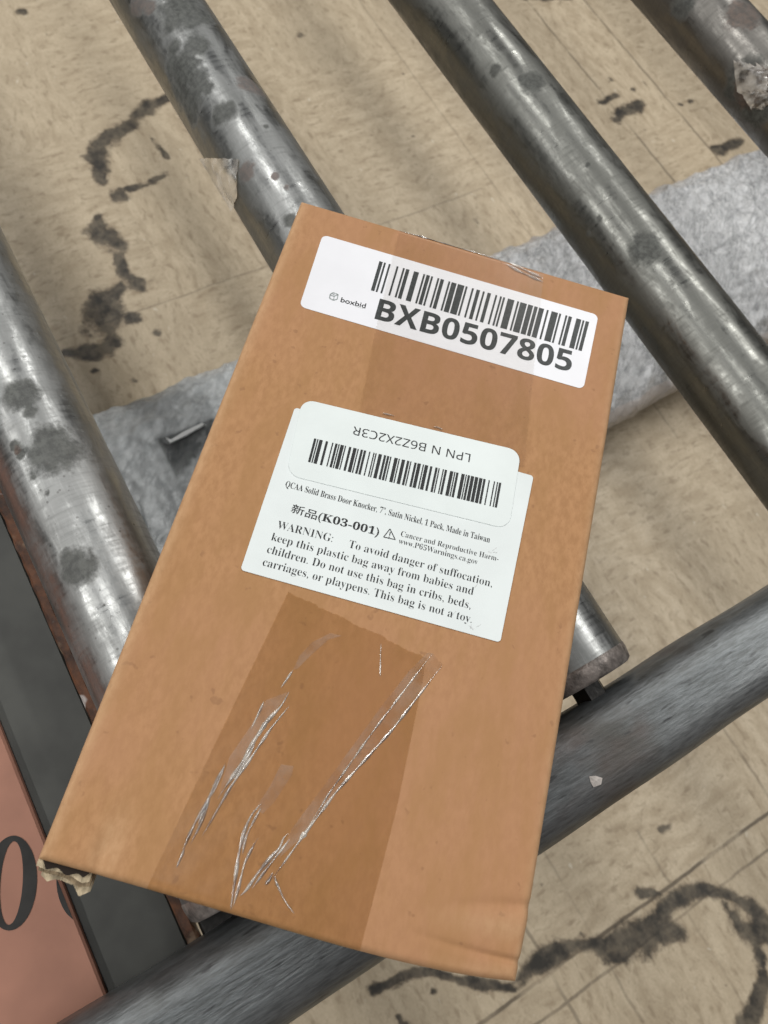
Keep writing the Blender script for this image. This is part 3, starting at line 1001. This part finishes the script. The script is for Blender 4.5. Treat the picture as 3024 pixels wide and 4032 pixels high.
# torn corner: corrugated plies sticking out of the front edge
def build_torn():
    PLY = m_simple('torn corrugated ply', (0.47, 0.385, 0.26), 0.85, var=0.28, scale=420, bump=0.5, bd=0.0005)
    PLY2 = m_simple('torn flute paper', (0.30, 0.225, 0.14), 0.9, var=0.35, scale=500, bump=0.5, bd=0.0005)
    SHADEP = m_simple('shadow in torn slit', (0.014, 0.008, 0.005), 0.9)
    ex = (BR - BL) / np.linalg.norm(BR - BL)
    fx = (front[1] - front[0]) / np.linalg.norm(front[1] - front[0])
    nx = np.array([fx[1], -fx[0]])                    # outward, towards the viewer
    root = None
    specs = [(-0.0030, [(0.0, 0.0026), (0.2, 0.0031), (0.45, 0.0026), (0.7, 0.0030), (0.88, 0.0040), (1, 0.0032)], 0.0007),
             (-0.0052, [(0.0, 0.0040), (0.15, 0.0046), (0.35, 0.0040), (0.6, 0.0046), (0.82, 0.0058), (1, 0.0048)], 0.0009),
             (-0.0078, [(0.0, 0.0058), (0.16, 0.0072), (0.3, 0.0058), (0.55, 0.0060), (0.65, 0.0060), (0.82, 0.0092), (1, 0.0066)], 0.0008)]
    for li, (z, prof, th) in enumerate(specs):
        n = 60
        xs = np.linspace(-0.0002 + 0.0004 * li, 0.0142 + 0.0002 * li, n)
        pt = np.array(prof)
        P = []
        for i, x in enumerate(xs):
            a = i / (n - 1)
            out = -0.0002 + 0.75 * np.interp(a, pt[:, 0], pt[:, 1]) + rng.normal() * 0.00005
            wz = z + 0.00045 * math.sin(a * 17 + li * 2) + rng.normal() * 0.00003
            b = BL + fx * x
            for o_, dz in ((-0.0025, 0), (out * 0.5, 0), (out, -0.0002), (out, -th), (out * 0.5, -th), (-0.0025, -th)):
                q = b + nx * o_
                P.append((q[0], q[1], wz + dz))
        F = grid_faces(n, 6, True)
        F += [tuple(range(6))[::-1], tuple(range((n - 1) * 6, n * 6))]
        o = mesh('torn_ply', P, F, [PLY if li != 1 else PLY2], box, False, box_org)
    # dark sheet painted as the shadow gap under the lifted liner
    n = 40
    P = []
    for i in range(n):
        a = i / (n - 1)
        x = 0.0012 + 0.0125 * a
        b = BL + fx * x
        w = (0.0013 + 0.0005 * math.sin(a * 14)) * min(1, a * 8, (1 - a) * 10) + 0.0001
        for o_ in (-0.0012, w):
            q = b + nx * o_
            P.append((q[0], q[1], -0.0021))
    mesh('slit_shadow', P, grid_faces(n, 2), [SHADEP], box, False, box_org)


build_torn()


# ----- labels
def on_lid(x, y, lift):
    """picture point -> point on the lid"""
    p = back(x, y, 0)
    s, t = inv(p[:2])
    return np.array([p[0], p[1], lid_z(s, t) + lift])


def lz(p, lift):
    s, t = inv(np.array(p[:2]))
    return lid_z(s, t) + lift


def make_label(name, corners, rad, lift, thick, mat):
    c = [back(x, y, 0)[:2] for x, y in corners]       # TL TR BR BL
    out = []
    for i in range(4):
        p0, p, p2 = c[i - 1], c[i], c[(i + 1) % 4]
        a = (p0 - p) / np.linalg.norm(p0 - p)
        b = (p2 - p) / np.linalg.norm(p2 - p)
        for k in np.linspace(0, 1, 9):
            th = k * math.pi / 2
            out.append(p + a * rad * (1 - math.sin(th)) + b * rad * (1 - math.cos(th)))
    full = []
    for i in range(len(out)):
        a_, b_ = out[i], out[(i + 1) % len(out)]
        k_ = max(1, int(np.linalg.norm(b_ - a_) / 0.003))
        full += [a_ + (b_ - a_) * q_ / k_ for q_ in range(k_)]
    out = np.array(full)
    n = len(out)
    m = 24
    cen = out.mean(0)
    P, F = [], []
    for r_ in range(m):
        f = 1 - r_ / m
        for q in out:
            xy = cen + (q - cen) * f
            P.append((xy[0], xy[1], lz(xy, lift)))
    P.append((cen[0], cen[1], lz(cen, lift)))
    for r_ in range(m - 1):
        for i in range(n):
            j = (i + 1) % n
            F.append((r_ * n + i, r_ * n + j, (r_ + 1) * n + j, (r_ + 1) * n + i))
    for i in range(n):
        F.append(((m - 1) * n + i, (m - 1) * n + (i + 1) % n, m * n))
    b0 = len(P)
    for q in out:
        P.append((q[0], q[1], lz(q, lift - thick)))
    for i in range(n):
        j = (i + 1) % n
        F.append((i, b0 + i, b0 + j, j))
    o = mesh(name, P, F, [mat], box, False, box_org)
    if o.data.polygons[0].normal.z < 0:
        o.data.flip_normals()
    return o


Z1, ZT, Z2, Z3 = 0.00016, 0.00030, 0.00030, 0.00050
lab1 = make_label('barcode_label', [l1(160, 60), l1(1600, 480), l1(1522, 867), l1(38, 434)], 0.0022, Z1, 0.00014, PAPER)
lab1['label'] = 'long white label with a wide barcode above bold black figures'
lab2 = make_label('product_label', [l2(325, 88), l2(1592, 452), l2(1415, 1335), l2(36, 950)], 0.0011, Z2, 0.00028, PAPER2)
lab2['label'] = 'square white label with serif product text and a warning paragraph'
lab3 = make_label('barcode_label', [l2(365, 42), l2(1525, 320), l2(1460, 735), l2(280, 445)], 0.0044, Z3, 0.00018, PAPER3)
lab3['label'] = 'rounded white barcode label stuck upside down over the product label'

C128 = ("212222 222122 222221 121223 121322 131222 122213 122312 132212 221213 221312 231212 112232 122132 122231 113222 123122 123221 223211 221132 "
        "221231 213212 223112 312131 311222 321122 321221 312212 322112 322211 212123 212321 232121 111323 131123 131321 112313 132113 132311 211313 "
        "231113 231311 112133 112331 132131 113123 113321 133121 313121 211331 231131 213113 213311 213131 311123 311321 331121 312113 312311 332111 "
        "314111 221411 431111 111224 111422 121124 121421 141122 141221 112214 112412 122114 122411 142112 142211 241211 221114 413111 241112 134111 "
        "111242 121142 121241 114212 124112 124211 411212 421112 421211 212141 214121 412121 111143 111341 131141 114113 114311 411113 411311 113141 "
        "114131 311141 411131 211412 211214 211232 2331112").split()


def code128(vals):
    chk = (vals[0] + sum(i * v for i, v in enumerate(vals))) % 103
    return ''.join(C128[v] for v in vals + [chk, 106])


def barcode(parent, pat, start_top, start_bot, end_top, end_bot, lift, mat, gain=0.0):
    a, b, c, d = [back(x, y, 0)[:2] for x, y in (start_top, start_bot, end_top, end_bot)]
    tot = sum(int(ch) for ch in pat)
    P, F = [], []
    x = 0
    for i, ch in enumerate(pat):
        w = int(ch)
        if i % 2 == 0:
            for k in (x - gain, x + w + gain):
                f = k / tot
                for q in (a + (c - a) * f, b + (d - b) * f):
                    P.append((q[0], q[1], lz(q, lift)))
            n = len(P)
            F.append((n - 4, n - 3, n - 1, n - 2))
        x += w
    o = mesh('barcode', P, F, [mat], parent, False, box_org)
    if o.data.polygons[0].normal.z < 0:
        o.data.flip_normals()
    return o


vals = [104] + [ord(ch) - 32 for ch in 'BXB'] + [99, 5, 7, 80, 100, ord('5') - 32]
barcode(lab1, code128(vals), l1(457, 198), l1(412, 350), l1(1551, 516), l1(1512, 668), Z1 + 0.00007, INK2, 0.08)
vals = [104] + [ord(ch) - 32 for ch in 'LPNNB6Z2X2C3R']
barcode(lab3, code128(vals), l2(1396, 622), l2(1420, 490), l2(395, 378), l2(428, 253), Z3 + 0.00007, INK, 0.06)


def serif(s):
    o = ''
    for ch in s:
        if 'A' <= ch <= 'Z': o += chr(0x1D400 + ord(ch) - 65)
        elif 'a' <= ch <= 'z': o += chr(0x1D41A + ord(ch) - 97)
        elif '0' <= ch <= '9': o += chr(0x1D7CE + ord(ch) - 48)
        else: o += ch
    return o


def sans(s, bold=False):
    A, a, d = (0x1D5D4, 0x1D5EE, 0x1D7EC) if bold else (0x1D5A0, 0x1D5BA, 0x1D7E2)
    o = ''
    for ch in s:
        if 'A' <= ch <= 'Z': o += chr(A + ord(ch) - 65)
        elif 'a' <= ch <= 'z': o += chr(a + ord(ch) - 97)
        elif '0' <= ch <= '9': o += chr(d + ord(ch) - 48)
        else: o += ch
    return o


_glyphs = {}


def glyphs(s, offset):
    key = (s, offset)
    if key in _glyphs:
        return _glyphs[key]
    c = bpy.data.curves.new('t', 'FONT')
    c.body = s
    c.size = 1
    c.offset = offset
    c.dimensions = '2D'
    c.fill_mode = 'FRONT'
    c.resolution_u = 4
    o = bpy.data.objects.new('t', c)
    COL.objects.link(o)
    dg = bpy.context.evaluated_depsgraph_get()
    me = bpy.data.meshes.new_from_object(o.evaluated_get(dg))
    co = np.empty(len(me.vertices) * 3)
    me.vertices.foreach_get('co', co)
    co = co.reshape(-1, 3)[:, :2]
    fa = [tuple(p.vertices) for p in me.polygons]
    bpy.data.objects.remove(o)
    bpy.data.curves.remove(c)
    bpy.data.meshes.remove(me)
    _glyphs[key] = (co, fa)
    return _glyphs[key]


def lettering(parent, lines, lift, mat):
    """lines: (text, offset, start px, end px, cap height in metres, cap ratio) -> ONE mesh of print"""
    P, F = [], []
    for s, off, a, b, cap, ratio in lines:
        co, fa = glyphs(s, off)
        if len(co) == 0:
            continue
        A, B = back(*a, 0)[:2], back(*b, 0)[:2]
        ex = (B - A)
        x0, x1 = co[:, 0].min(), co[:, 0].max()
        ey = np.array([-ex[1], ex[0]]) / np.linalg.norm(ex)
        n0 = len(P)
        for x, y in co:
            q = A + ex * ((x - x0) / (x1 - x0)) + ey * (y * cap / ratio)
            P.append((q[0], q[1], lz(q, lift)))
        F += [tuple(i + n0 for i in f) for f in fa]
    o = mesh('lettering', P, F, [mat], parent, False, box_org)
    up = sum(p.normal.z for p in o.data.polygons)
    if up < 0:
        o.data.flip_normals()
    return o


CAPR = 0.70
lettering(lab1, [(sans('BXB0507805', True), 0.004, l1(430, 497), l1(1455, 777), 0.0088, CAPR)], Z1 + 0.00007, INK2)
lettering(lab1, [('boxbid', 0.012, l1(252, 410), l1(382, 444), 0.0021, CAPR)], Z1 + 0.00007, INK)
lettering(lab3, [(sans('LPN N B6Z2X2C3R'), 0.0, l2(1258, 337), l2(638, 189), 0.0030, CAPR)], Z3 + 0.00007, INK)
TH_ = -0.013
lettering(lab2, [
    (serif('QCAA Solid Brass Door Knocker, 7", Satin Nickel, 1 Pack, Made in Taiwan'), -0.006, l2(272, 508), l2(1358, 806), 0.0022, CAPR),
    ('\u65b0\u54c1', 0.004, l2(302, 640), l2(438, 682), 0.0027, 0.80),
    (serif('(K03-001)'), 0.004, l2(446, 682), l2(768, 768), 0.0026, CAPR),
    (serif('Cancer and Reproductive Harm-'), TH_, l2(886, 770), l2(1404, 905), 0.0019, CAPR),
    (serif('www.P65Warnings.ca.gov'), TH_, l2(874, 808), l2(1294, 922), 0.0019, CAPR),
    (serif('WARNING:'), TH_, l2(228, 728), l2(522, 802), 0.0027, CAPR),
    (serif('To avoid danger of suffocation,'), TH_, l2(608, 830), l2(1370, 1042), 0.0027, CAPR),
    (serif('keep this plastic bag away from babies and'), TH_, l2(197, 792), l2(1270, 1084), 0.0027, CAPR),
    (serif('children. Do not use this bag in cribs, beds,'), TH_, l2(174, 858), l2(1256, 1158), 0.0027, CAPR),
    (serif('carriages, or playpens. This bag is not a toy.'), TH_, l2(151, 926), l2(1262, 1232), 0.0027, CAPR),
], Z2 + 0.00007, INK)


def print_shape(name, parent, polys, lift, mat):
    P, F = [], []
    for poly in polys:
        n0 = len(P)
        for x, y in poly:
            q = back(x, y, 0)
            P.append((q[0], q[1], lz(q, lift)))
        F.append(tuple(range(n0, len(P))))
    o = mesh(name, P, F, [mat], parent, False, box_org)
    if sum(p.normal.z for p in o.data.polygons) < 0:
        o.data.flip_normals()
    return o


def stroke(p, q, w, cf):
    p, q = np.array(p, float), np.array(q, float)
    d = (q - p) / np.linalg.norm(q - p)
    n_ = np.array([-d[1], d[0]]) * w / 2
    return [cf(*(p + n_)), cf(*(q + n_)), cf(*(q - n_)), cf(*(p - n_))]


# triangle with exclamation mark
a, b, c = (830, 732), (858, 789), (796, 775)
print_shape('warning_symbol', lab2, [stroke(a, b, 4.5, l2), stroke(b, c, 4.5, l2), stroke(c, a, 4.5, l2),
                                     stroke((832, 748), (828, 768), 5, l2), stroke((826, 773), (825, 778), 5, l2)], Z2 + 0.00008, INK)
# faded mark beside the company name: a small open box in grey strokes
lg = [stroke((198, 372), (214, 362), 5, l1), stroke((214, 362), (240, 372), 5, l1), stroke((240, 372), (236, 396), 5, l1), stroke((236, 396), (216, 402), 5, l1),
      stroke((216, 402), (196, 392), 5, l1), stroke((196, 392), (198, 372), 5, l1), stroke((198, 374), (220, 382), 5, l1), stroke((220, 382), (240, 372), 4, l1),
      stroke((220, 382), (216, 402), 4, l1), stroke((206, 366), (230, 378), 3.5, l1)]
print_shape('logo', lab1, lg, Z1 + 0.00007, GREYINK)
print_shape('small_print', lab1, [stroke((332 + 11 * i, 433 + 2.9 * i), (339 + 11 * i, 435 + 2.9 * i), 5, l1) for i in range(4)], Z1 + 0.00007, FAINT)
# scuffs in the print, lower right of the product label
print_shape('scuff', lab2, [stroke((1352, 852), (1368, 858), 6, l2), stroke((1372, 848), (1396, 832), 3, l2), stroke((1376, 856), (1398, 858), 5, l2),
                            stroke((1278, 1046), (1292, 1026), 4, l2), stroke((1250, 1245), (1272, 1266), 5, l2),
                            stroke((1262, 1240), (1256, 1262), 3, l2), stroke((1290, 1252), (1312, 1240), 3, l2), stroke((1160, 1190), (1180, 1170), 3, l2)], Z2 + 0.00008,
            FAINT)

# ----- clear packing tape
TAPE = m_tape('clear packing tape', (0.999, 0.965, 0.88), 0.4, 0.25, bump=0.15)
TAPE_UP = m_tape('clear packing tape thin', (0.998, 0.989, 0.974), 0.28, 0.2, bump=0.15)
RIDGE = m_tape('wrinkled tape ridge', (0.97, 0.95, 0.92), 9.0, 0.2, milk=0.46, bump=0.1)  # milky white puts the glints along creases into the colour
FLAP_HAZE = m_tape('folded tape and haze', (0.975, 0.96, 0.94), 1.6, 0.2, milk=0.085, bump=0.4)


def ridge_mesh(P, F, MI, pts, w, h, mi, lift, cf=tp):
    q = backs([cf(*p) for p in pts], 0)[:, :2]
    L = np.r_[0, np.cumsum(np.linalg.norm(np.diff(q, axis=0), axis=1))]
    n = max(8, int(L[-1] / 0.0008))
    tt = np.linspace(0, L[-1], n)
    # smooth interpolation along the chain
    X = np.array([np.interp(tt, L, q[:, k]) for k in (0, 1)]).T
    for _ in range(3):
        X[1:-1] = (X[:-2] + 2 * X[1:-1] + X[2:]) / 4
    D = np.gradient(X, axis=0)
    D /= np.linalg.norm(D, axis=1)[:, None]
    Nn = np.c_[-D[:, 1], D[:, 0]]
    m = 7
    b0 = len(P)
    for i in range(n):
        f = i / (n - 1)
        tap = min(1, f * 5 + 0.05, (1 - f) * 5 + 0.05) * (0.75 + 0.25 * math.sin(i * 0.6 + b0))
        for j in range(m):
            a = -1 + 2 * j / (m - 1)
            p = X[i] + Nn[i] * w / 2 * tap * a
            hh = h * tap * (0.5 + 0.5 * math.cos(math.pi * a)) * (1 + 0.12 * math.sin(i * 1.3))
            P.append((p[0], p[1], lz(p, lift) + hh))
    fs_ = grid_faces(n, m, False, b0)
    F += fs_
    MI += [mi] * len(fs_)


def tape_sheet(P, F, MI, left, right, top_jag, bot_wrap, top_wrap, lift, nu=40, nv=90):
    """left/right: picture polylines from top to bottom; wraps run over the edge onto the side wall"""
    lq = backs(left, 0)[:, :2]
    rq = backs(right, 0)[:, :2]

    def at(q, f):
        L = np.r_[0, np.cumsum(np.linalg.norm(np.diff(q, axis=0), axis=1))]
        return np.array([np.interp(f * L[-1], L, q[:, 0]), np.interp(f * L[-1], L, q[:, 1])])
    b0 = len(P)
    fsn = np.linspace(0, 1, nv)
    if bot_wrap:
        fsn = np.sort(np.r_[fsn, 1 - np.linspace(0, 0.02, 12)[1:]])
    if top_wrap:
        fsn = np.sort(np.r_[fsn, np.linspace(0, 0.05, 14)[1:]])
    rows = 0
    jit = np.cumsum(rng.normal(size=nu + 1)) * 0.00022
    for f in fsn:
        A, B = at(lq, f), at(rq, f)
        for i in range(nu + 1):
            k = i / nu
            p = A + (B - A) * k
            if top_jag:
                dirn = (at(lq, min(1, f + 0.02)) - at(lq, max(0, f - 0.02)))
                dirn /= np.linalg.norm(dirn)
                p = p + dirn * (jit[i] + 0.0002 * (i % 2)) * max(0, 1 - f * 6)
            s, t = inv(p)
            s, t = min(max(s, 0.0), 1.0), min(max(t, 0.0), 1.0)
            c = coons(s, t)
            # push outwards along the rounded edge so that the tape stays over the board
            e_ = min(t, 1 - t) * LY
            outv = (coons(s, 1) - coons(s, 0)); outv /= np.linalg.norm(outv)
            sg = 1 if t > 0.5 else -1
            ang = math.acos(min(1, max(0, (1 - min(e_, RC) / RC)))) if e_ < RC else math.pi / 2
            c = c + outv * sg * lift * math.cos(ang)
            P.append((c[0], c[1], lid_z(s, t) + lift * max(math.sin(ang), 0.0) + (0.00003 * math.sin(i * 0.9 + f * 30))))
        rows += 1
    for wrap, row, sg in ((bot_wrap, rows - 1, -1), (top_wrap, 0, 1)):
        pass
    fsx = grid_faces(rows, nu + 1, False, b0)
    if bot_wrap or top_wrap:
        base = b0 + ((rows - 1) * (nu + 1) if bot_wrap else 0)
        ids = [base + i for i in range(nu + 1)]
        for d in (0.006, 0.018):
            nid = []
            for i, k in enumerate(ids):
                x, y, z = P[base + i]
                nid.append(len(P))
                P.append((x, y, z - d - (jit[i] * 1.5 if d > 0.01 else 0)))
            for i in range(nu):
                fsx.append((ids[i], ids[i + 1], nid[i + 1], nid[i]))
            ids = nid
    F += fsx
    MI += [0] * len(fsx)


def finish_tape(name, P, F, MI, mats, label):
    o = mesh(name, P, F, mats, box, True, box_org)
    o.data.polygons.foreach_set('material_index', np.array(MI, dtype=np.int32))
    o['label'] = label
    return o


# upper strip: from the back edge, over the long label, down to the square one
P, F, MI = [], [], []
tape_sheet(P, F, MI, [(1574, 892), (1478, 1302), (1400, 1690)], [(2141, 1065), (2090, 1560), (2062, 1840)], False, False, True, ZT)
for pts in ([(1572, 908), (1700, 938), (1830, 975), (1970, 1025)], [(1985, 1035), (2040, 1068), (2095, 1092), (2140, 1112)], [(2000, 1030), (2070, 1066), (2138, 1098)]):
    ridge_mesh(P, F, MI, [(x, y) for x, y in pts], 0.0013, 0.0005, 1, ZT, cf=lambda x, y: (x, y))
for pts in ([l2(790, 118), l2(815, 122), l2(855, 132)], [l2(1060, 190), l2(1085, 192), l2(1112, 206)]):
    ridge_mesh(P, F, MI, pts, 0.0005, 0.0005, 1, ZT, cf=lambda x, y: (x, y))  # small milky ridges stand in for sparkles at the label edge
finish_tape('packing_tape', P, F, MI, [TAPE_UP, RIDGE], 'smooth clear tape strip running from the back edge over the long label')

# lower strip: torn top end under the square label, wrinkled, over the front edge
P, F, MI = [], [], []
tape_sheet(P, F, MI, [tp(740, 110), tp(330, 960), tp(0, 1655), (572, 3512)], [tp(1505, 440), tp(1330, 1290), tp(1140, 2030), (1420, 3752)], True, True, False, 0.00012)
RID = [
    ([(765, 537), (730, 590), (698, 635)], 4.5), ([(608, 705), (570, 790), (537, 858)], 4.5),
    ([(745, 655), (700, 735), (610, 830), (560, 910), (470, 1070), (400, 1170), (357, 1235)], 8),
    ([(748, 728), (640, 860), (520, 1040), (420, 1180), (330, 1340), (265, 1450)], 6),
    ([(400, 1040), (340, 1160), (290, 1270), (230, 1370), (190, 1460), (162, 1530)], 7), ([(395, 1055), (360, 1150), (315, 1230)], 4),
    ([(315, 1235), (280, 1340), (205, 1490)], 5), ([(175, 1510), (150, 1570), (130, 1615)], 6),
    ([(595, 1262), (540, 1320), (500, 1410), (470, 1540), (450, 1680), (425, 1850)], 7), ([(592, 1285), (550, 1360), (510, 1440), (490, 1540)], 5),
    ([(575, 1450), (540, 1510), (500, 1590), (470, 1720), (435, 1840)], 5),
    ([(740, 1428), (712, 1440), (700, 1500), (640, 1560), (560, 1660), (510, 1740), (475, 1768)], 7), ([(748, 1455), (700, 1520), (620, 1620), (540, 1730)], 5),
    ([(1525, 445), (1180, 900), (960, 1210), (820, 1440)], 4), ([(1580, 510), (1300, 870), (1000, 1200), (820, 1440), (670, 1650), (620, 1710)], 6),
    ([(840, 1420), (800, 1455)], 10), ([(660, 1650), (690, 1730), (730, 1810), (775, 1865)], 3.5), ([(655, 1640), (630, 1690), (615, 1705)], 8), ([(665, 1660), (680, 1715)], 6),
    ([(1245, 390), (1242, 480), (1240, 575)], 3), ([(560, 940), (500, 1040), (440, 1150)], 6), ([(620, 820), (600, 850), (570, 900)], 14), ([(310, 1240), (280, 1300), (250, 1380)], 9),
]
for pts, wpx in RID:
    ridge_mesh(P, F, MI, pts, wpx * 0.000062 * 2.4, wpx * 0.000062 * 0.75, 1, 0.00013)
# milky glossy zones: the folded-over flap, plus painted haze and glint


def zone(poly, lift):
    q = [tp(*p) for p in poly]
    b0 = len(P)
    for x, y in q:
        p = back(x, y, 0)
        P.append((p[0], p[1], lz(p, lift)))
    F.append(tuple(range(b0, len(P))))
    MI.append(2)


zone([(1525, 445), (1580, 510), (1300, 870), (1000, 1200), (820, 1440), (960, 1210), (1180, 900)], 0.00022)
zone([(1500, 440), (1525, 445), (1180, 900), (960, 1210), (820, 1440), (690, 1560), (760, 1400), (960, 1130), (1250, 730), (1400, 540)], 0.00018)
zone([(700, 1050), (770, 1060), (760, 1110), (660, 1260), (600, 1320), (560, 1290), (640, 1170)], 0.00018)  # haze on the tape painted as a milky patch
zone([(970, 335), (1030, 350), (960, 370), (870, 450), (790, 530), (765, 535), (800, 460), (870, 385)], 0.00018)  # broad faint glint painted as a milky patch
zone([(620, 700), (740, 655), (560, 930), (430, 1130), (360, 1210), (420, 1010), (530, 850)], 0.00017)
finish_tape('packing_tape', P, F, MI, [TAPE, RIDGE, FLAP_HAZE], 'wrinkled tinted tape strip with glossy creases below the square label')
